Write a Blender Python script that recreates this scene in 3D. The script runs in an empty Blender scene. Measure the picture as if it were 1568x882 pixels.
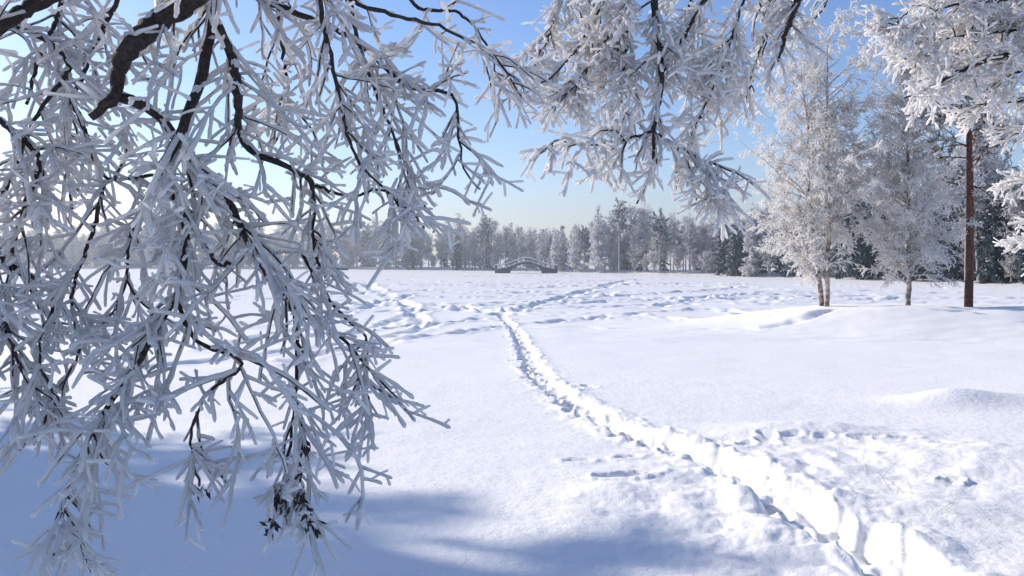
import bpy, math, numpy as np
from mathutils import Vector
rng = np.random.default_rng(7)
scene = bpy.context.scene
EYE = 3.5; F = 1220.0; HY = 393.0; CX = 784.0
SUN_AZ = -57.0; SUN_EL = 27.0

# ------------------------------------------------------------------ helpers
def S(px, py, d):      # surveyed bearing + distance -> metres
    return np.array([(px-CX)/F*d, d, EYE-(py-HY)/F*d])
_tab = rng.random((256, 256))
def vn(x, y):
    xi = np.floor(x).astype(np.int64); yi = np.floor(y).astype(np.int64)
    fx = x-xi; fy = y-yi
    fx = fx*fx*(3-2*fx); fy = fy*fy*(3-2*fy)
    a = _tab[xi & 255, yi & 255]; b = _tab[(xi+1) & 255, yi & 255]
    c = _tab[xi & 255, (yi+1) & 255]; d = _tab[(xi+1) & 255, (yi+1) & 255]
    return (a*(1-fx)+b*fx)*(1-fy)+(c*(1-fx)+d*fx)*fy-0.5
def fbm(x, y, o=3):
    s = 0; a = 1.0
    for i in range(o):
        s = s+a*vn(x*2**i+17.3*i, y*2**i+5.1*i); a *= .5
    return s
def sm(t):
    t = np.clip(t, 0, 1); return t*t*(3-2*t)
US = np.array([-3, -.64, -.23, 0, .18, .32, .64, 3.0]); DS = np.array([250, 240, 225, 195, 158, 134, 97, 60.0])
def shore(u): return np.interp(u, US, DS)
def base_h(x, y):
    x = np.asarray(x, float); y = np.asarray(y, float)
    yb = 33+12*sm((x+22)/22)
    t = np.clip((y-3)/(yb-3), 0, 1)
    z = 1.9*(1-t)**1.15
    e = np.sqrt(((x-21)/12)**2+((y-36)/9)**2)
    z = z+0.95*sm((1.25-e)/0.75)
    u = x/np.maximum(y, 1.0)
    z = z+0.5*sm((y-shore(u))/6)*(y > 30)
    return z
def G(px, py):
    u = (px-CX)/F; v = (py-HY)/F
    ys = np.geomspace(2, 400, 6000)
    k = np.argmax(EYE-v*ys < base_h(u*ys, ys))
    return np.array([u*ys[k], ys[k]])

def new_mat(name):
    m = bpy.data.materials.new(name); m.use_nodes = True
    nt = m.node_tree; nt.nodes.clear()
    return m, nt
def frost_mat(name, col, col2, trans=.25, scale=60, bump=.3, dist=.004):
    m, nt = new_mat(name); N = nt.nodes; L = nt.links
    out = N.new('ShaderNodeOutputMaterial'); tc = N.new('ShaderNodeTexCoord')
    no = N.new('ShaderNodeTexNoise'); no.inputs['Scale'].default_value = scale; no.inputs['Detail'].default_value = 4
    L.new(tc.outputs['Object'], no.inputs['Vector'])
    cr = N.new('ShaderNodeMix'); cr.data_type = 'RGBA'
    mr = N.new('ShaderNodeMapRange'); mr.inputs[1].default_value = .35; mr.inputs[2].default_value = .6
    L.new(no.outputs[0], mr.inputs[0]); L.new(mr.outputs[0], cr.inputs[0])
    cr.inputs[6].default_value = (*col2, 1); cr.inputs[7].default_value = (*col, 1)
    p = N.new('ShaderNodeBsdfPrincipled'); p.inputs['Roughness'].default_value = .7
    p.inputs['Specular IOR Level'].default_value = .25
    L.new(cr.outputs[2], p.inputs['Base Color'])
    if bump:
        b = N.new('ShaderNodeBump'); b.inputs['Strength'].default_value = bump; b.inputs['Distance'].default_value = dist
        L.new(no.outputs[0], b.inputs['Height']); L.new(b.outputs[0], p.inputs['Normal'])
    if trans > 0:
        t = N.new('ShaderNodeBsdfTranslucent'); L.new(cr.outputs[2], t.inputs[0])
        mx = N.new('ShaderNodeMixShader'); mx.inputs[0].default_value = trans
        L.new(p.outputs[0], mx.inputs[1]); L.new(t.outputs[0], mx.inputs[2]); L.new(mx.outputs[0], out.inputs[0])
    else:
        L.new(p.outputs[0], out.inputs[0])
    return m
M_frost = frost_mat('frost', (.99, .97, .95), (.96, .945, .93), .5, 120, .5, .003)
M_frost_b = frost_mat('frost_birch', (.99, .97, .95), (.95, .94, .93), .55, 6, 0)
M_snowcap = frost_mat('snow_on_limbs', (.95, .95, .94), (.91, .91, .91), .2, 40, .4, .004)
M_wood = frost_mat('dark_bark', (.060, .044, .036), (.022, .017, .015), 0, 70, .8, .004)
M_birch = frost_mat('birch_bark', (.50, .42, .36), (.12, .09, .07), 0, 5, .3, .01)
M_birchtwig = frost_mat('birch_twig', (.50, .43, .38), (.32, .26, .23), 0, 8, 0)
M_pinebark = frost_mat('pine_bark', (.19, .085, .055), (.07, .035, .028), 0, 9, .8, .02)
M_needle = frost_mat('pine_needles', (.10, .10, .065), (.20, .18, .13), .1, 3, 0)
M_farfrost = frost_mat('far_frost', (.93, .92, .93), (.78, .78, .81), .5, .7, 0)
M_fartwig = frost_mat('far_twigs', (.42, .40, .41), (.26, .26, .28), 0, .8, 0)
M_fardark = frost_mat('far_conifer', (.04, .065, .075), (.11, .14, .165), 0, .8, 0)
M_leaf = frost_mat('withered_leaf', (.07, .05, .04), (.03, .022, .02), 0, 80, .3)
M_stone = frost_mat('bridge_stone', (.15, .15, .16), (.09, .09, .10), 0, 2, .4, .03)
M_straw = frost_mat('dry_grass', (.45, .38, .28), (.33, .27, .2), .1, 30, 0)

def mk_mesh(name, parts, mats, smooth=True):
    V = []; Q = []; MI = []; o = 0
    for v, q, mi in parts:
        V.append(v); Q.append(q+o); MI.append(np.full(len(q), mi)); o += len(v)
    V = np.concatenate(V).astype(np.float32); Q = np.concatenate(Q).astype(np.int32); MI = np.concatenate(MI).astype(np.int32)
    me = bpy.data.meshes.new(name)
    me.vertices.add(len(V)); me.vertices.foreach_set('co', V.ravel())
    me.loops.add(Q.size); me.loops.foreach_set('vertex_index', Q.ravel())
    me.polygons.add(len(Q)); me.polygons.foreach_set('loop_start', np.arange(len(Q), dtype=np.int32)*4)
    try: me.polygons.foreach_set('loop_total', np.full(len(Q), 4, dtype=np.int32))
    except Exception: pass
    for m in mats: me.materials.append(m)
    me.polygons.foreach_set('material_index', MI)
    me.polygons.foreach_set('use_smooth', np.full(len(Q), smooth))
    me.update(calc_edges=True); me.validate()
    return me
def obj(name, me, parent=None, loc=None):
    o = bpy.data.objects.new(name, me); scene.collection.objects.link(o)
    if parent: o.parent = parent
    if loc is not None: o.location = loc
    return o

def tubes(P, R, Sd=5, jit=0.0, shift=None):
    M, N, _ = P.shape
    T = np.gradient(P, axis=1); T /= np.linalg.norm(T, axis=2, keepdims=True)+1e-9
    mean = P[:, -1]-P[:, 0]
    ref = np.cross(mean, rng.normal(size=(M, 3))); ref /= np.linalg.norm(ref, axis=1, keepdims=True)+1e-9
    n1 = np.cross(T, ref[:, None, :]); n1 /= np.linalg.norm(n1, axis=2, keepdims=True)+1e-9
    n2 = np.cross(T, n1)
    a = np.arange(Sd)/Sd*2*np.pi
    rr = R[:, :, None]*(1+jit*rng.normal(size=(M, N, Sd))) if jit else np.repeat(R[:, :, None], Sd, 2)
    C = P if shift is None else P+shift*R[:, :, None]
    V = C[:, :, None, :]+rr[..., None]*(np.cos(a)[None, None, :, None]*n1[:, :, None, :]+np.sin(a)[None, None, :, None]*n2[:, :, None, :])
    m = np.arange(M)[:, None, None]*(N*Sd); i = np.arange(N-1)[None, :, None]*Sd; s = np.arange(Sd)[None, None, :]
    s2 = (s+1) % Sd
    q = np.stack([m+i+s, m+i+s2, m+i+Sd+s2, m+i+Sd+s], -1).reshape(-1, 4)
    return V.reshape(-1, 3), q
def tip_round(P, R):
    d = P[:, -1]-P[:, -2]; d /= np.linalg.norm(d, axis=1, keepdims=True)+1e-9
    r = R[:, -1:]
    P2 = np.concatenate([P, (P[:, -1]+d*r*.8)[:, None], (P[:, -1]+d*r*1.3)[:, None]], 1)
    R2 = np.concatenate([R, r*.75, r*.15], 1)
    return P2, R2
def windv(M, spread=.5, base=(.1, .25, .9)):
    w = np.array(base)+spread*rng.normal(size=(M, 3)); w /= np.linalg.norm(w, axis=1, keepdims=True)
    return w[:, None, :]

def grow(PP, n, t0, t1, ang, L, N, wig, droop, r0, r1, bias=(0, 0, 0), Lvar=.4, tl=.5, angvar=.28):
    M, Np, _ = PP.shape
    ln = np.linalg.norm(np.diff(PP, axis=1), axis=2).sum(1)
    idx = rng.choice(M, n, p=ln/ln.sum()); t = rng.uniform(t0, t1, n)
    f = t*(Np-1)*.9999; i = f.astype(int); a = (f-i)[:, None]
    A = PP[idx, i]; B = PP[idx, i+1]; pos = A*(1-a)+B*a
    T = B-A; T /= np.linalg.norm(T, axis=1, keepdims=True)+1e-9
    rv = rng.normal(size=(n, 3))
    rv -= (rv*T).sum(1, keepdims=True)*T; rv /= np.linalg.norm(rv, axis=1, keepdims=True)+1e-9
    an = (ang*(1+angvar*rng.normal(size=n)))[:, None]
    d = np.cos(an)*T+np.sin(an)*rv+np.array(bias); d /= np.linalg.norm(d, axis=1, keepdims=True)
    le = L*(1-tl*t)*(1+Lvar*rng.uniform(-1, 1, n))
    out = np.zeros((n, N, 3)); out[:, 0] = pos
    for k in range(1, N):
        out[:, k] = out[:, k-1]+d*(le/(N-1))[:, None]
        d = d+wig*rng.normal(size=(n, 3))+np.array([0, 0, -droop]); d /= np.linalg.norm(d, axis=1, keepdims=True)
    s = np.linspace(0, 1, N)[None]
    R = (r0*(1-s)+r1*s)*(.75+.5*rng.random((n, 1)))
    return out, R

def spline(pts, n):
    p = np.array(pts, float); q = np.vstack([2*p[0]-p[1], p, 2*p[-1]-p[-2]])
    o = []
    for i in range(1, len(q)-2):
        for t in np.linspace(0, 1, 8, endpoint=False):
            a, b, c, d = q[i-1], q[i], q[i+1], q[i+2]
            o.append(.5*((2*b)+(-a+c)*t+(2*a-5*b+4*c-d)*t*t+(-a+3*b-3*c+d)*t**3))
    o.append(p[-1]); o = np.array(o)
    s = np.r_[0, np.cumsum(np.linalg.norm(np.diff(o, axis=0), axis=1))]
    tt = np.linspace(0, s[-1], n)
    return np.stack([np.interp(tt, s, o[:, k]) for k in range(3)], 1)

# ------------------------------------------------------------------ world, sun, camera
w = bpy.data.worlds.new("World"); scene.world = w; w.use_nodes = True
nt = w.node_tree; bg = nt.nodes['Background']; sky = nt.nodes.new('ShaderNodeTexSky')
sky.sky_type = 'NISHITA'; sky.sun_disc = False
sky.sun_elevation = math.radians(SUN_EL); sky.sun_rotation = math.radians(SUN_AZ)
sky.air_density = 1.0; sky.dust_density = .5; sky.ozone_density = 3.2
tint = nt.nodes.new('ShaderNodeMix'); tint.data_type = 'RGBA'; tint.blend_type = 'MULTIPLY'; tint.inputs[0].default_value = 1
tint.inputs[7].default_value = (.95, .97, 1.12, 1)      # cold, clear frost-day air
nt.links.new(sky.outputs[0], tint.inputs[6]); nt.links.new(tint.outputs[2], bg.inputs[0]); bg.inputs[1].default_value = .15
sd = bpy.data.lights.new('sun', 'SUN'); sd.energy = 4.7; sd.angle = math.radians(.6); sd.color = (1, .915, .79)
so = bpy.data.objects.new('sun', sd); scene.collection.objects.link(so)
az = math.radians(SUN_AZ); el = math.radians(SUN_EL)
sv = Vector((math.sin(az)*math.cos(el), math.cos(az)*math.cos(el), math.sin(el)))
so.rotation_euler = sv.to_track_quat('Z', 'Y').to_euler(); so.location = (-60, 50, 40)
cd = bpy.data.cameras.new('camera'); cam = bpy.data.objects.new('camera', cd); scene.collection.objects.link(cam)
cd.lens = 28; cd.sensor_width = 36; cd.shift_y = -48/1568; cd.clip_end = 9000; cd.clip_start = .05
cam.location = (0, 0, EYE); cam.rotation_euler = (math.radians(90), 0, 0); scene.camera = cam
scene.view_settings.view_transform = 'Standard'; scene.view_settings.look = 'None'; scene.view_settings.exposure = 0

# ------------------------------------------------------------------ ground
th = np.radians(np.r_[np.linspace(-38, 38, 1150), np.linspace(38, 322, 142)[1:-1]])
rs = np.r_[np.geomspace(.3, 2.6, 18)[:-1], np.geomspace(2.6, 70, 560)[:-1], np.geomspace(70, 270, 220)[:-1], np.geomspace(270, 5000, 40)]
nT = len(th); nR = len(rs)
RR, TT = np.meshgrid(rs, th, indexing='ij')
X = (RR*np.sin(TT)).ravel(); Y = (RR*np.cos(TT)).ravel()
Z = base_h(X, Y)
near = (RR.ravel() < 60)
lake = sm((30-Y)/-12)
Z += np.where(near, .09*fbm(X*.16, Y*.16, 2)+.025*fbm(X*.7+9, Y*.7, 3), 0)*(1-.6*lake)
Z += np.where(RR.ravel() < 14, .006*fbm(X*5, Y*5, 2), 0)
Z += np.where((Y > 25) & (Y < 260), .05*fbm(X*.12, Y*.35, 3)+.07*fbm(X*.5, Y*1.1, 3), 0)
def mound(px, py, sx, sy, h, rot=0):
    global Z
    c = G(px, py); dx = X-c[0]; dy = Y-c[1]
    cr, sr = math.cos(rot), math.sin(rot); a = dx*cr+dy*sr; b = -dx*sr+dy*cr
    Z += h*np.exp(-(a/sx)**2-(b/sy)**2)
for m_ in [(1230, 662, .75, .35, .10), (1245, 650, .18, .12, .04), (1180, 672, .6, .25, .05), (1455, 622, .55, .4, .12), (1540, 620, 1.4, .6, .13), (940, 760, .3, .22, .06),
           (1040, 735, .35, .2, .04), (1120, 770, .3, .15, .04), (1560, 720, 1.0, .9, .14), (1330, 480, 3.0, 1.5, .15), (1230, 485, 1.5, .6, .10), (1420, 790, .35, .3, .05)]:
    mound(*m_)
rough = np.exp(-((X-1.6)/1.2)**2-((Y-5.2)/1.4)**2)+.8*np.exp(-((X-3.4)/1.6)**2-((Y-7.2)/1.5)**2)
Z += rough*(.08*np.abs(vn(X*2.6+3, Y*3.4))+.04*fbm(X*6, Y*6, 3))
path_px = [(766, 481), (785, 500), (800, 525), (812, 550), (828, 580), (862, 605), (900, 632), (945, 655), (1000, 676), (1055, 692), (1105, 712), (1165, 748), (1215, 782), (1275, 815), (1335, 848), (1395, 885), (1460, 930)]
pth = np.array([G(*p) for p in path_px]); pth = spline(np.c_[pth, np.zeros(len(pth))], 260)[:, :2]
s_arc = np.r_[0, np.cumsum(np.linalg.norm(np.diff(pth, axis=0), axis=1))]
def line_dist(pl, sel):
    x = X[sel]; y = Y[sel]; best = np.full(len(x), 1e9); ss = np.zeros(len(x)); acc = 0
    for i in range(len(pl)-1):
        a = pl[i]; d = pl[i+1]-a; l = np.hypot(*d)
        t = np.clip(((x-a[0])*d[0]+(y-a[1])*d[1])/l**2, 0, 1)
        qx = x-a[0]-t*d[0]; qy = y-a[1]-t*d[1]; dd = np.hypot(qx, qy)
        mk = dd < best; best[mk] = dd[mk]; ss[mk] = acc+t[mk]*l; acc += l
    return best, ss
sel = np.where((Y > 2) & (Y < 60) & (X > -6) & (X < 8))[0]
pl = pth[::3]
d_, s_ = line_dist(pl, sel)
x = X[sel]; y = Y[sel]
wv = .16+.08*vn(s_*1.8, s_*0+2)
edge = d_+.17*fbm(x*3.2, y*3.2, 4)
nearf = 1-.35*sm((y-6)/5)
tr = -.15*nearf*sm((wv+.10-edge)/.13)
rim = .02*nearf*np.exp(-((edge-wv-.15)/.10)**2)*(.2+2.4*np.clip(vn(x*3.5, y*3.5)+.2, 0, 1))
cl = np.clip(vn(x*8+4, y*8)+.0, 0, 1)*.09*np.exp(-((d_-.32)/.2)**2)      # kicked-up clods on the rims
Z[sel] += (tr+rim+cl*nearf)+np.exp(-(d_/.4)**2)*(.05*fbm(x*5+1, y*5, 4)+.02*vn(x*17, y*17))
def pit(cx, cy, ax, rx, ry, dep, rimh=.03):
    k = max(rx, ry)*3
    q = np.where((np.abs(X-cx) < k) & (np.abs(Y-cy) < k))[0]
    dx = X[q]-cx; dy = Y[q]-cy; c, s = math.cos(ax), math.sin(ax)
    a = (dx*c+dy*s)/rx; b = (-dx*s+dy*c)/ry; e = np.sqrt(a*a+b*b)+.5*fbm(X[q]*9, Y[q]*9, 2)
    Z[q] += -dep*sm((1.15-e)/.5)+rimh*np.exp(-((e-1.35)/.3)**2)
k = 0; s0 = 0
L_ = s_arc[-1]
while s0 < L_:
    px_ = np.interp(s0, s_arc, pth[:, 0]); py_ = np.interp(s0, s_arc, pth[:, 1])
    qx = np.interp(s0+.1, s_arc, pth[:, 0])-px_; qy = np.interp(s0+.1, s_arc, pth[:, 1])-py_
    a = math.atan2(qy, qx); off = (1 if k % 2 else -1)*(.10+.05*rng.normal())+(.18*rng.normal() if rng.random() < .3 else 0)
    big = 1.0+.008*py_
    pit(px_-math.sin(a)*off, py_+math.cos(a)*off, a+.3*rng.normal(), .15*big, .085*big, .08+.03*rng.normal(), .014)
    s0 += .32+.09*rng.normal(); k += 1
def prints(pxs, step, dep, sz=1.0, jit=.06):
    p = np.array([G(*q) for q in pxs]); l = np.r_[0, np.cumsum(np.linalg.norm(np.diff(p, axis=0), axis=1))]; s = 0
    while s < l[-1]:
        cx = np.interp(s, l, p[:, 0])+jit*rng.normal(); cy = np.interp(s, l, p[:, 1])+jit*rng.normal()
        pit(cx, cy, rng.uniform(0, 3), .15*sz, .09*sz, dep*rng.uniform(.5, 1.2), .015); s += step*(1+.25*rng.normal())
prints([(1090, 686), (1150, 684), (1215, 676), (1290, 680), (1385, 678)], .24, .03, .9)
prints([(895, 708), (960, 703), (1060, 700)], .3, .03, .8)
prints([(870, 610), (890, 640), (960, 665)], .22, .06, .9)
pit(*G(1455, 752), 0, .10, .05, .05); pit(*G(960, 738), .2, .22, .10, .05)
tracks = [
 [(40, 590), (250, 560), (420, 540), (560, 525), (680, 512), (768, 500)], [(420, 560), (560, 530), (660, 500), (740, 486), (768, 481)],
 [(540, 515), (600, 492), (650, 478), (700, 470)], [(768, 500), (900, 502), (1080, 506), (1200, 498), (1290, 478)],
 [(790, 497), (880, 490), (960, 482), (1100, 474), (1240, 470)], [(768, 483), (700, 468), (560, 462), (400, 458)],
 [(500, 448), (700, 455), (900, 452), (1180, 462)], [(520, 470), (800, 466), (1000, 460), (1160, 448)],
 [(480, 435), (760, 440), (1000, 436), (1200, 444)], [(600, 428), (800, 432), (1000, 428)], [(768, 480), (830, 465), (900, 445), (960, 430)],
 [(0, 520), (200, 505), (400, 500), (540, 490)], [(0, 470), (250, 462), (500, 455)], [(0, 440), (300, 445), (600, 438)],
 [(640, 500), (640, 480), (600, 455), (560, 435)], [(1000, 470), (1100, 455), (1250, 450), (1500, 455)], [(900, 480), (1050, 490), (1200, 485)], [(300, 540), (450, 505), (560, 470), (640, 450)],
 [(500, 452), (620, 447), (760, 450), (860, 446)], [(560, 478), (700, 475), (780, 472), (900, 470), (1050, 466)], [(430, 520), (560, 508), (680, 495), (760, 490)], [(860, 458), (1000, 450), (1150, 440)]]
selL = np.where((Y > 16) & (Y < 200) & (np.abs(X) < .72*Y))[0]
xL = X[selL]; yL = Y[selL]; brk = vn(xL*1.3, yL*1.3)
TR = [spline(np.array([np.r_[G(*q), 0] for q in tk]), 16)[:, :2] for tk in tracks]
for _ in range(22):      # ski and hare tracks wandering over the ice
    y0 = rng.uniform(50, 150); a = rng.normal()*.22; x0 = rng.uniform(-.5, .3)*y0; ln = rng.uniform(25, 75)
    t = np.linspace(0, 1, 16); TR.append(np.c_[x0+ln*t, y0+a*ln*t+rng.normal()*4*np.sin(t*3)+np.cumsum(rng.normal(size=16))*.5])
for p in TR:
    p = p+rng.normal(size=p.shape)*.2
    d_, s_ = line_dist(p, selL)
    wd = .17+.005*yL
    e = (d_+.3*brk)/wd
    am = np.clip(.7+1.6*brk+.8*vn(s_*2.2, s_*0), 0, 1.4)*np.clip(yL/60, .5, 1)
    Z[selL] += (-.26*np.exp(-e**2)+.08*np.exp(-((e-1.7)/.6)**2))*am*(1+.004*yL)
V = np.c_[X, Y, Z]
i = np.arange(nR-1)[:, None]*nT; j = np.arange(nT)[None]; j2 = (j+1) % nT
q = np.stack([i+j, i+j2, i+nT+j2, i+nT+j], -1).reshape(-1, 4)[:, ::-1]
Vc = np.vstack([V, [[0, 0, float(base_h(0, 0))]]])
jj = np.arange(0, nT-1, 2); fan = np.stack([jj, np.full_like(jj, len(V)), (jj+2) % nT, jj+1], -1)
m_snow, nt = new_mat('snow'); N = nt.nodes; L = nt.links
out = N.new('ShaderNodeOutputMaterial'); p = N.new('ShaderNodeBsdfPrincipled'); tc = N.new('ShaderNodeTexCoord')
p.inputs['Base Color'].default_value = (.94, .925, .91, 1); p.inputs['Roughness'].default_value = .65; p.inputs['Specular IOR Level'].default_value = .2
n1 = N.new('ShaderNodeTexNoise'); n1.inputs['Scale'].default_value = 14; n1.inputs['Detail'].default_value = 6; n1.inputs['Roughness'].default_value = .65
b1 = N.new('ShaderNodeBump'); b1.inputs['Strength'].default_value = .55; b1.inputs['Distance'].default_value = .03
n2 = N.new('ShaderNodeTexNoise'); n2.inputs['Scale'].default_value = 110; n2.inputs['Detail'].default_value = 3
b2 = N.new('ShaderNodeBump'); b2.inputs['Strength'].default_value = .5; b2.inputs['Distance'].default_value = .004
L.new(tc.outputs['Object'], n1.inputs['Vector']); L.new(tc.outputs['Object'], n2.inputs['Vector'])
L.new(n1.outputs[0], b1.inputs['Height']); L.new(n2.outputs[0], b2.inputs['Height']); L.new(b1.outputs[0], b2.inputs['Normal'])
L.new(b2.outputs[0], p.inputs['Normal']); L.new(p.outputs[0], out.inputs[0])
obj('snowy_ground', mk_mesh('snowy_ground', [(Vc, np.vstack([q, fan]), 0)], [m_snow]))
def gz(x, y): return float(base_h(x, y))

# ------------------------------------------------------------------ winter haze lying over the far side of the lake
bpy.ops.mesh.primitive_cube_add(size=1, location=(0, 230, 11)); hz = bpy.context.object; hz.name = 'winter_haze'; hz.scale = (900, 300, 28)
m, nt = new_mat('haze_air'); o_ = nt.nodes.new('ShaderNodeOutputMaterial'); vs = nt.nodes.new('ShaderNodeVolumeScatter')
vs.inputs['Color'].default_value = (.80, .92, 1, 1); vs.inputs['Density'].default_value = .0024; vs.inputs['Anisotropy'].default_value = .4
nt.links.new(vs.outputs[0], o_.inputs['Volume']); hz.data.materials.append(m)

# ------------------------------------------------------------------ near frosted trees
def near_tree(name, lines, crown, trunk, K):
    top = bpy.data.objects.new(name, None); scene.collection.objects.link(top)
    PP = []; RR_ = []; NP = 36
    for pts, da, db, ra, rb in lines:
        ds = np.linspace(da, db, len(pts))+.06*rng.normal(size=len(pts))
        P = spline([S(a[0], a[1], d) for a, d in zip(pts, ds)], NP)
        P[1:-1] += .003*K['sc']*rng.normal(size=(NP-2, 3))
        PP.append(P); RR_.append(np.linspace(ra, rb, NP)*K.get('mr', 1))
    PP = np.array(PP); RR_ = np.array(RR_)
    parts = [(*tubes(PP, RR_*(1+.06*rng.normal(size=RR_.shape)), 8), 0)]
    prof = np.clip(.9+.25*rng.normal(size=RR_.shape), .4, 1.3)
    parts.append((*tubes(PP, np.maximum(RR_*.78, K['rf']*.7)*prof, 7, .12, windv(len(PP), .12, (-.05, .5, .9))*.8), 2))
    C = []; CR = []
    for P, R in zip(PP, RR_):
        if P[0][2] < EYE+(HY+20)/F*P[0][1] and abs(P[0][0]/P[0][1]) < .65: continue
        a = crown; b = P[0]; mid = (a+b)/2+np.array([0, 0, .25])
        C.append(spline([a, mid, b], 12)); CR.append(np.linspace(max(.05*K['sc'], R[0]), R[0], 12))
    C = np.array(C); CR = np.array(CR); parts.append((*tubes(C, CR, 8), 0))
    tp = spline(trunk, 16); parts.append((*tubes(tp[None], np.linspace(.17, .07, 16)[None]*K['sc']**.5, 12), 0))
    c2, r2 = grow(tp[None], 14, .5, 1, 1.0, 2.2*K['sc']**.5, 10, .12, -.02, .03, .01, bias=K['away'])
    parts.append((*tubes(c2, r2, 6), 0))
    A, Ar = grow(PP, K['n1'], .05, .95, K['a1'], K['L1'], 10, .12, K['dr1'], K['r1'], K['r1']*.5, bias=K['bias'], tl=.45)
    B, Br = grow(A, K['n2'], .08, 1, .85, K['L2'], 6, .06, K['dr2'], K['r2'], K['r2']*.7, tl=.35, Lvar=.6)
    B2, Br2 = grow(PP, K['n2']//5, .05, 1, .95, K['L2'], 6, .06, K['dr2'], K['r2'], K['r2']*.7, tl=.2, Lvar=.6)
    B = np.concatenate([B, B2]); Br = np.concatenate([Br, Br2])
    D, Dr = grow(B, K['n3'], .1, .9, .95, K['L3'], 4, .05, K['dr3'], K['r2']*.6, K['r2']*.5, tl=.2, Lvar=.7)
    parts += [(*tubes(A, Ar, 6), 0), (*tubes(B, Br*.9, 4), 0)]
    sc = K['rf']
    for P, n, m, sh in [(A, 7, 1.15, .75), (B, 6, 1.0, .5), (D, 6, .85, .2)]:
        Mn = len(P)
        rf = sc*m*(.7+.55*rng.random((Mn, 1)))*(1+.12*rng.normal(size=P.shape[:2]))
        P2, R2 = tip_round(P, rf)
        parts.append((*tubes(P2, R2, n, .13, windv(Mn, .4, (-.1, .45, .75))*sh), 1))
    me = mk_mesh(name+'_branches', parts, [M_wood, M_frost, M_snowcap]); obj('frosted_branches', me, top)
    return top, PP
LN = [
 ([(400, -110), (330, -50), (285, 0), (238, 36), (200, 75), (182, 110), (176, 150), (138, 180)], 2.75, 2.65, .052, .013),
 ([(-60, 90), (-10, 45), (45, 12), (90, -12), (140, -50)], 2.7, 2.8, .026, .018),
 ([(325, -50), (326, 30), (303, 130), (272, 213), (245, 268), (284, 330), (281, 400), (268, 452), (226, 530), (188, 592), (140, 660), (104, 755), (82, 850)], 2.9, 2.6, .018, .003),
 ([(328, 30), (355, 90), (364, 150), (366, 196), (386, 232), (440, 255), (478, 285), (480, 370), (500, 430)], 2.9, 3.2, .017, .004),
 ([(178, 148), (238, 172), (272, 213), (305, 252), (345, 300), (382, 372), (430, 440), (458, 480), (520, 512), (560, 560), (612, 612)], 2.75, 3.1, .016, .003),
 ([(345, 300), (395, 400), (448, 480), (454, 560), (448, 640), (440, 705), (415, 808)], 3.0, 2.8, .010, .003),
 ([(450, 600), (462, 660), (460, 730), (480, 800)], 2.85, 2.8, .006, .003),
 ([(248, 275), (300, 350), (330, 402), (352, 404)], 2.9, 2.8, .008, .005),
 ([(300, -50), (400, 0), (460, 22), (540, 60), (620, 130), (690, 145), (703, 200), (708, 255), (735, 290)], 3.2, 3.4, .012, .003),
 ([(440, -60), (560, 10), (660, 35), (710, 60), (760, 90), (800, 150)], 3.3, 3.5, .010, .003),
 ([(-50, 150), (30, 210), (60, 250), (32, 330), (10, 440)], 3.0, 3.0, .012, .004),
 ([(100, 130), (130, 200), (160, 270), (235, 268)], 3.1, 3.0, .008, .005),
 ([(270, 450), (300, 520), (372, 556), (310, 610), (292, 690), (305, 745)], 2.8, 2.8, .007, .003),
 ([(460, 390), (512, 470), (560, 520), (560, 590), (570, 640)], 3.1, 3.2, .006, .003),
 ([(520, -50), (560, 100), (600, 200), (635, 290), (665, 335)], 3.3, 3.5, .009, .003),
 ([(480, -50), (500, 60), (520, 150), (545, 240), (600, 300), (625, 345)], 3.1, 3.2, .009, .003),
 ([(-50, 20), (50, 50), (105, 100), (60, 170), (15, 270), (-10, 340)], 3.1, 3.0, .010, .004),
 ([(-60, 330), (10, 400), (80, 450), (60, 540), (90, 620)], 3.0, 2.8, .008, .003),
 ([(-60, 420), (0, 480), (30, 560), (70, 640), (30, 690)], 2.9, 2.7, .007, .003),
 ([(160, 280), (140, 360), (110, 450), (120, 540), (90, 600)], 3.1, 2.9, .008, .003),
 ([(240, 268), (200, 360), (190, 440), (160, 500)], 3.0, 3.1, .007, .003),
 ([(100, -50), (90, 20), (60, 90), (40, 160)], 3.3, 3.2, .010, .005),
 ([(200, -50), (160, 40), (120, 130), (100, 220), (110, 320)], 3.3, 3.3, .010, .004),
 ([(420, -50), (430, 60), (440, 150), (420, 220)], 3.4, 3.4, .009, .004),
 ([(600, -50), (640, 10), (700, 20), (740, 60), (765, 130)], 3.5, 3.6, .008, .003),
 ([(480, 285), (540, 300), (580, 290), (625, 320), (650, 350)], 3.2, 3.4, .006, .003),
]
K1 = dict(sc=1, mr=1.2, rf=.0065, n1=300, a1=.8, L1=.37, dr1=.09, r1=.0042, n2=1350, L2=.17, dr2=.035, r2=.0031, n3=1900, L3=.062, dr3=.015, bias=(.0, 0, -.25), away=(-.8, -.8, .5))
t1, P1 = near_tree('frosted_tree', LN, np.array([-2.5, .9, 4.7]), [(-2.9, .5, 1.5), (-2.8, .7, 3), (-2.5, .9, 4.7), (-2.4, .8, 6.2)], K1)
lp = []
for (px, py, d) in [(422, 745, 2.77), (430, 775, 2.75), (417, 795, 2.75), (462, 755, 2.76), (470, 775, 2.75), (479, 795, 2.75), (470, 675, 2.79), (304, 742, 2.75), (425, 760, 2.75), (455, 770, 2.75), (412, 812, 2.76), (482, 808, 2.76)]:
    c = S(px, py, d)
    for _ in range(7):
        a = c+.010*rng.normal(size=3); dr = rng.normal(size=3)*.5+np.array([0, 0, -1]); dr /= np.linalg.norm(dr)
        nn = np.cross(dr, rng.normal(size=3)); nn /= np.linalg.norm(nn); l = .03+.025*rng.random(); w_ = .007
        lp.append((np.array([a, a+dr*l*.5+nn*w_, a+dr*l, a+dr*l*.5-nn*w_]), np.array([[0, 1, 2, 3]]), 0))
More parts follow.
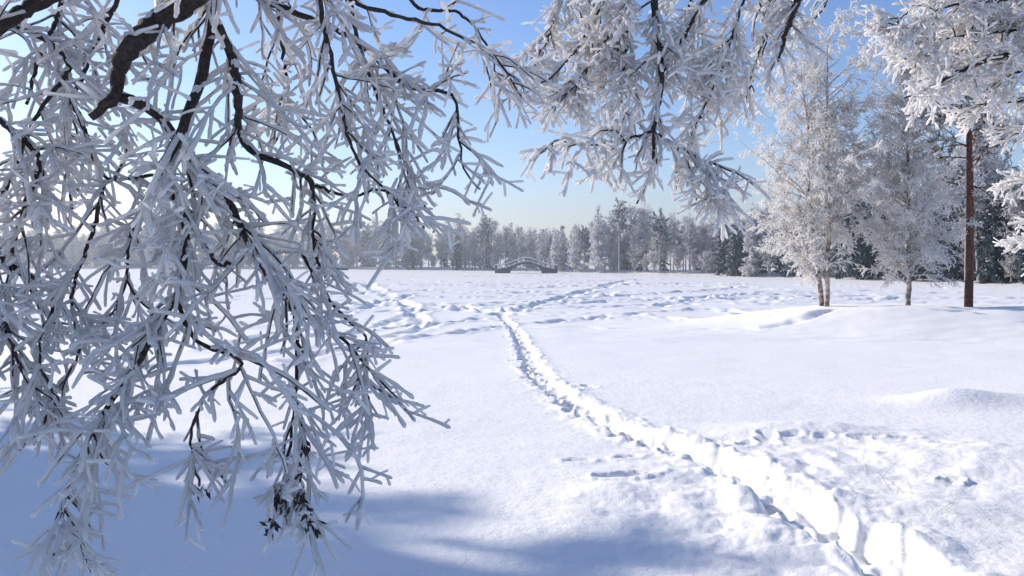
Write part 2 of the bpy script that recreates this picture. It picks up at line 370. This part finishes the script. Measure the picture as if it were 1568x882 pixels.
obj('withered_leaves', mk_mesh('withered_leaves', lp, [M_leaf], False), t1)
LC = [
 ([(1000, -50), (1003, 20), (1013, 100), (1010, 150), (1002, 205), (998, 258), (975, 312)], 5.5, 5.3, .024, .006),
 ([(1105, -50), (1062, 30), (1030, 85), (1012, 120)], 5.6, 5.5, .016, .008),
 ([(1245, -40), (1218, 10), (1204, 50), (1192, 95)], 5.5, 5.5, .032, .008),
 ([(1003, 200), (960, 213), (900, 222), (852, 216), (828, 235)], 5.4, 5.2, .010, .004),
 ([(1003, 205), (1050, 230), (1090, 258), (1108, 285), (1102, 300)], 5.4, 5.3, .010, .004),
 ([(945, -50), (905, 40), (862, 100), (810, 140), (770, 155)], 5.7, 5.8, .010, .004),
 ([(985, -50), (930, 60), (880, 130), (845, 165)], 5.5, 5.6, .010, .004),
 ([(870, -50), (850, 20), (835, 70), (812, 90)], 5.8, 5.9, .009, .004),
 ([(1155, -50), (1120, 60), (1090, 140), (1062, 200), (1050, 240)], 5.6, 5.5, .010, .004),
 ([(1065, -50), (1050, 60), (1070, 140), (1105, 180)], 5.9, 5.8, .010, .004),
 ([(1205, -50), (1170, 60), (1150, 120), (1155, 140)], 5.7, 5.8, .010, .004),
 ([(965, -50), (960, 60), (952, 150), (962, 215)], 5.7, 5.4, .010, .004),
 ([(1290, -50), (1262, 10), (1240, 40)], 5.9, 6.0, .010, .004),
 ([(900, -50), (905, 60), (925, 120), (905, 160)], 5.9, 5.9, .009, .004),
]
K2 = dict(sc=1.6, mr=1.1, rf=.0098, n1=155, a1=.78, L1=.38, dr1=.09, r1=.0070, n2=800, L2=.21, dr2=.06, r2=.0040, n3=1900, L3=.085, dr3=.05, bias=(-.12, 0, -.22), away=(.8, -.4, .6))
near_tree('frosted_tree', LC, np.array([5.4, 4.6, 6.6]), [(5.6, 4.0, 1.4), (5.5, 4.3, 4), (5.4, 4.6, 6.6), (5.5, 4.5, 8.5)], K2)
LR = [
 ([(1640, 80), (1540, 85), (1480, 105), (1420, 135), (1385, 150)], 11, 10.6, .05, .012), ([(1640, 100), (1560, 110), (1520, 130), (1500, 145)], 11, 11, .03, .01),
 ([(1640, -20), (1530, 0), (1450, 10), (1395, 40), (1360, 35)], 11, 11, .03, .01), ([(1640, 40), (1520, 50), (1440, 62), (1385, 90)], 11.4, 11, .03, .01),
 ([(1660, 180), (1600, 190), (1555, 205)], 11, 11, .02, .01), ([(1680, 260), (1610, 268), (1570, 300)], 11, 11, .02, .01),
 ([(1690, 340), (1620, 345), (1580, 375)], 11, 11, .015, .008), ([(1530, -50), (1450, -15), (1400, 10), (1360, 50)], 11.2, 11, .02, .01),
 ([(1640, 150), (1560, 155), (1500, 160)], 11.3, 11, .02, .01), ([(1560, -50), (1500, 20), (1470, 80), (1400, 110)], 11.3, 11.5, .02, .01),
]
K3 = dict(sc=2.4, rf=.0145, n1=130, a1=.85, L1=.62, dr1=.05, r1=.011, n2=900, L2=.32, dr2=.04, r2=.006, n3=3200, L3=.14, dr3=.03, bias=(-.1, 0, -.05), away=(.8, .1, .6))
near_tree('frosted_tree', LR, np.array([9.6, 11, 6.8]), [(9.9, 11, gz(9.9, 11)-.3), (9.8, 11, 3.5), (9.6, 11, 6.8), (9.5, 11.2, 9.5)], K3)

# ------------------------------------------------------------------ birches and pine
def birch(name, x, y, H, rad, stems, n3=9000, low=.10):
    top = bpy.data.objects.new(name, None); scene.collection.objects.link(top); top.location = (x, y, gz(x, y)-.1)
    ST = []
    for (dx, dy, lean, h) in stems:
        z = np.linspace(0, h, 24); wob = np.cumsum(rng.normal(size=(24, 2)), axis=0)*.035
        ST.append(np.c_[dx+lean*z/h+wob[:, 0]-wob[0, 0], dy+wob[:, 1]-wob[0, 1], z*h/h])
    ST = np.array(ST)
    SR = np.array([np.linspace(.12, .018, 24) for _ in stems])
    parts = [(*tubes(ST, SR, 9, .03), 0)]
    out = []
    for lo, hi, n, L in [(low, .35, 38, .85), (.25, .6, 46, 1.05), (.55, .85, 40, .85), (.8, 1.0, 26, .5)]:
        A, Ar = grow(ST, n, lo, hi, .95, L*rad, 12, .10, .03, .03, .008, bias=(0, 0, .25), tl=0)
        out.append((A, Ar))
    A = np.concatenate([o[0] for o in out]); Ar = np.concatenate([o[1] for o in out])
    parts.append((*tubes(A, Ar*.7, 5), 2))
    parts.append((*tubes(A, Ar*1.1, 4, .1, windv(len(A), .3)*.7), 1))
    B, Br = grow(A, 1300, .15, 1, .7, .85, 8, .12, .14, .010, .004)
    parts.append((*tubes(B, Br*1.8, 4, .2, windv(len(B), .3)*.5), 1))
    C, Cr = grow(B, n3, .05, 1, .7, .36, 5, .15, .16, .017, .011)
    parts.append((*tubes(C, Cr, 3, .2), 1))
    D, Dr = grow(C, int(n3*1.4), .1, 1, .7, .15, 3, .1, .1, .017, .011)
    parts.append((*tubes(D, Dr, 3, .2), 1))
    obj('frosted_crown_and_trunk', mk_mesh(name, parts, [M_birch, M_frost_b, M_birchtwig]), top)
birch('birch_tree', 14.2, 36.0, 12.0, 3.4, [(0, 0, .15, 12.2), (-.12, .2, -.75, 10.8)], 13500)
birch('birch_tree', 17.6, 35.4, 10.0, 2.4, [(0, 0, -.1, 10.2)], 9500)

def pine(name, x, y, H, rad):
    top = bpy.data.objects.new(name, None); scene.collection.objects.link(top); top.location = (x, y, gz(x, y)-.1)
    z = np.linspace(0, H, 20); st = np.c_[.05*np.sin(z*.5), .05*np.cos(z*.4), z][None]
    parts = [(*tubes(st, np.linspace(.18, .06, 20)[None], 12, .03), 0)]
    A = []
    for lo, hi, n, L in [(.36, .6, 16, .75), (.55, .85, 26, 1.0), (.8, 1, 18, .6)]:
        A.append(grow(st, n, lo, hi, 1.3, L*rad, 10, .12, .07, .035, .01, bias=(0, 0, .1), tl=0))
    Ar = np.concatenate([a[1] for a in A]); A = np.concatenate([a[0] for a in A])
    parts.append((*tubes(A, Ar, 5), 0))
    B, Br = grow(A, 700, .3, 1, .8, .7, 6, .15, .08, .02, .01); parts.append((*tubes(B, Br, 3), 0))
    C, Cr = grow(B, 6000, .1, 1, .8, .26, 3, .1, .03, .018, .008); parts.append((*tubes(C, Cr, 3, .2), 1))
    D, Dr = grow(B, 10000, .1, 1, .9, .26, 4, .1, .1, .024, .012); parts.append((*tubes(D, Dr, 3, .2), 2))
    obj('trunk_and_frosted_needles', mk_mesh(name, parts, [M_pinebark, M_needle, M_frost_b]), top)
pine('pine_tree', 19.8, 34.5, 14.5, 2.4)

# ------------------------------------------------------------------ conifers that shade the left foreground (outside the view)
def conifer_parts(H, rad, n1=150, n2=1500, rr=.05, low=.05, m=(0, 1, 2), taper=.93, pw=1.3, half=.5):
    z = np.linspace(0, H, 12); st = np.c_[z*0, z*0, z][None]
    parts = [(*tubes(st, np.linspace(.02*H, .01, 12)[None], 8), m[0])]
    A, Ar = [], []
    for k in range(8):
        lo = low+(1-low)*k/8; hi = low+(1-low)*(k+1)/8
        a, r = grow(st, n1//8, lo, hi, 1.6, rad*(1-taper*((lo+hi)/2)**pw)*1.05, 8, .05, .05, .03, .01, tl=0, Lvar=.25); A.append(a); Ar.append(r)
    A = np.concatenate(A); Ar = np.concatenate(Ar); parts.append((*tubes(A, Ar, 4), m[0]))
    B, Br = grow(A, n2, .1, 1, .8, .16*rad+.35, 5, .08, .12, rr, rr*.5); h = int(len(B)*half)
    parts.append((*tubes(B[:h], Br[:h], 4, .2), m[1])); parts.append((*tubes(B[h:], Br[h:], 4, .2), m[2]))
    return parts
me_sp = mk_mesh('spruce', conifer_parts(12, 4.2, 300, 6000, rr=.08, taper=.88, pw=2.8, half=.15), [M_wood, M_needle, M_frost_b])
ux, uy = math.sin(az), math.cos(az)     # towards the sun
for (s, off, hh) in [(11, 3.6, 9.0), (15, 2.6, 14.5), (13, 7.5, 10.6), (9, 11.5, 8.5), (14, 13, 10)]:
    x = -6.4+ux*s-uy*off; y = 9.7+uy*s+ux*off
    o = obj('spruce_tree', me_sp, None, (x, y, gz(x, y)-.2)); o.scale = (rng.uniform(.95, 1.05), rng.uniform(.95, 1.05), hh/12); o.rotation_euler = (0, 0, rng.uniform(0, 6))

# ------------------------------------------------------------------ distant woods
def decid_parts(H, rad, n2=260, n3=1500, rr=.05, frost=.6, low=.25):
    z = np.linspace(0, H, 12); wob = np.cumsum(rng.normal(size=(12, 2)), axis=0)*.06
    st = np.c_[wob, z][None]
    parts = [(*tubes(st, np.linspace(.16, .03, 12)[None], 6), 0)]
    A = []
    for lo, hi, n, L in [(low, .55, 16, .9), (.5, .8, 18, 1.0), (.75, 1, 14, .6)]:
        A.append(grow(st, n, lo, hi, .75, L*rad, 8, .12, 0, .05, .02, bias=(0, 0, .3), tl=0)[0])
    A = np.concatenate(A); parts.append((*tubes(A, np.tile(np.linspace(.05, .025, 8), (len(A), 1)), 3), 0))
    B, Br = grow(A, n2, .1, 1, .7, rad*.5, 6, .15, .05, .04, .03); parts.append((*tubes(B, Br, 3), 0))
    C, Cr = grow(B, n3, .1, 1, .8, .8, 3, .15, .08, rr, rr*.5); h = int(n3*frost)
    parts.append((*tubes(C[:h], Cr[:h], 3, .2), 1)); parts.append((*tubes(C[h:], Cr[h:]*.7, 3, .2), 0))
    return parts
def farpine_parts(H, rad, nd=700):
    z = np.linspace(0, H, 10); st = np.c_[z*0, z*0, z][None]
    parts = [(*tubes(st, np.linspace(.2, .06, 10)[None], 6), 0)]
    A, Ar = grow(st, 40, .5, 1, 1.2, rad, 7, .12, 0, .05, .02, bias=(0, 0, .15), tl=.3); parts.append((*tubes(A, Ar, 3), 0))
    B, Br = grow(A, 1300, .3, 1, .9, .7, 3, .15, 0, .09, .05); parts.append((*tubes(B[:nd], Br[:nd], 3, .2), 2)); parts.append((*tubes(B[nd:], Br[nd:], 3, .2), 1))
    return parts
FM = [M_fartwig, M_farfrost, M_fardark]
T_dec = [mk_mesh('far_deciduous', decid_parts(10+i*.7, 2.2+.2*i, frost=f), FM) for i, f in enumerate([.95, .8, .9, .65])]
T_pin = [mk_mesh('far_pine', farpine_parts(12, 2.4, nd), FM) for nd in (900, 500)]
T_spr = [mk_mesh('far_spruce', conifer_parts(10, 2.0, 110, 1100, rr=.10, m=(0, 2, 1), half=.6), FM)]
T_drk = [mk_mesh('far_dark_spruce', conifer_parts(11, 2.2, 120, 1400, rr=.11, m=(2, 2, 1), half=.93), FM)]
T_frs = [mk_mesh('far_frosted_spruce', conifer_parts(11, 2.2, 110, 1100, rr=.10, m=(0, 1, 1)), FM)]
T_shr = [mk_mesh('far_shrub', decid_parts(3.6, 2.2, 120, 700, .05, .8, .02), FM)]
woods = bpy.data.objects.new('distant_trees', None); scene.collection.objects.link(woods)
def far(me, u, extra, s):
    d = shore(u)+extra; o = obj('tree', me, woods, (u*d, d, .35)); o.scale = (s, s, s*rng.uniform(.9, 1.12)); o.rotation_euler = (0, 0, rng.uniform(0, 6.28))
u = -1.15
while u < .95:
    D = shore(u)
    for row in range(4):
        r = rng.random(); me = T_dec[rng.integers(4)]
        if r > .90: me = T_pin[rng.integers(2)]
        elif r > .86: me = T_spr[0]
        elif r > .72: me = T_frs[0]
        if u > .28 and rng.random() < .3: me = T_drk[0]
        if row == 3 and rng.random() < .3: me = T_drk[0]
        hs = .90 if u < .3 else .90+.4*sm((u-.3)/.2)
        far(me, u+rng.uniform(-.01, .01), 3+row*6+rng.uniform(-2, 2), hs*rng.uniform(.68, 1.12)*(1+.03*row)*(.85 if me is T_drk[0] else 1))
    far(T_shr[0], u+rng.uniform(-.01, .01), 1+rng.uniform(0, 3), rng.uniform(.6, 1.1))
    u += 2.7/D
for (px, me, s) in [(742, T_pin[0], .98), (915, T_frs[0], 1.2), (948, T_pin[1], 1.2), (700, T_drk[0], .85), (1010, T_pin[0], .95), (1108, T_drk[0], .85), (1122, T_spr[0], .9), (1128, T_drk[0], .8), (880, T_frs[0], .95), (850, T_frs[0], .85), (1150, T_frs[0], .9), (560, T_pin[0], .9), (630, T_drk[0], .8)]:
    far(me, (px-CX)/F, 0, s)
for _ in range(75):
    u = rng.uniform(.42, .95); far(T_drk[0] if rng.random() < .8 else T_pin[0], u, rng.uniform(-2, 20), rng.uniform(1.0, 1.4))

# ------------------------------------------------------------------ arch bridge
br = bpy.data.objects.new('arch_bridge', None); scene.collection.objects.link(br); br.location = (3.0, 170, .1); br.scale = (1.08, 1.08, 1.25)
def ext(xs, zt, zb, y0, y1):
    n = len(xs); v = []
    for yy in (y0, y1):
        v += [(a, yy, b) for a, b in zip(xs, zt)]+[(a, yy, b) for a, b in zip(xs, zb)]
    v = np.array(v); q = []
    for i in range(n-1):
        q += [(i, i+1, n+i+1, n+i), (2*n+i+1, 2*n+i, 3*n+i, 3*n+i+1), (i+1, i, 2*n+i, 2*n+i+1), (n+i, n+i+1, 3*n+i+1, 3*n+i)]
    q += [(0, n, 3*n, 2*n), (n-1, 3*n-1, 4*n-1, 2*n-1)]
    return v, np.array(q)
xs = np.linspace(-5.8, 5.8, 80)
deck = .55+1.35*np.exp(-(xs/3.3)**2)
arch = np.where(np.abs(xs) < 3.1, 1.5*np.sqrt(np.clip(1-(xs/3.1)**2, 0, 1))-.05, -.3)
obj('arch_span', mk_mesh('arch_span', [(*ext(xs, deck, np.minimum(arch, deck-.3), -1.1, 1.1), 0)], [M_stone], False), br)
obj('snow_cap', mk_mesh('snow_cap', [(*ext(xs, deck+.2, deck+.003, -1.0, 1.0), 0)], [M_snowcap], False), br)
rp = []
for sy in (-1.18, 1.02):
    rp.append((*ext(xs, deck+.62, deck+.56, sy, sy+.12), 0)); rp.append((*ext(xs, deck+.76, deck+.622, sy-.02, sy+.14), 1))
    for xx in np.linspace(-5.7, 5.7, 13):
        zz = np.interp(xx, xs, deck); rp.append((*ext([xx-.05, xx+.05], [zz+.558]*2, [zz-.2]*2, sy+.02, sy+.07), 0))
    for xx in (-5.9, 5.9):
        zz = np.interp(xx, xs, deck); rp.append((*ext([xx-.25, xx+.25], [zz+.65]*2, [-.4]*2, sy-.06, sy+.26), 0)); rp.append((*ext([xx-.3, xx+.3], [zz+.8]*2, [zz+.652]*2, sy-.1, sy+.3), 1))
obj('railings_and_piers', mk_mesh('rail', rp, [M_stone, M_snowcap], False), br)

# ------------------------------------------------------------------ dry grass stalks in the near snow
gp = []
for (px, py, n) in [(1375, 765, 5), (1425, 800, 5), (1345, 740, 4), (1395, 765, 3), (1460, 640, 3), (1355, 690, 3)]:
    c = G(px, py)
    for _ in range(n):
        a = np.array([c[0]+.05*rng.normal(), c[1]+.05*rng.normal(), gz(*c)-.03]); d = np.array([rng.normal()*.5-.3, rng.normal()*.4, 1.0])
        h = rng.uniform(.12, .3); t = np.linspace(0, 1, 7)[:, None]
        gp.append(a+d*h*t+np.array([rng.normal()*.08, 0, -.06])*t**2)
gp = np.array(gp); obj('dry_grass', mk_mesh('dry_grass', [(*tubes(gp, np.tile(np.linspace(.0016, .0008, 7), (len(gp), 1)), 4), 0)], [M_straw]))
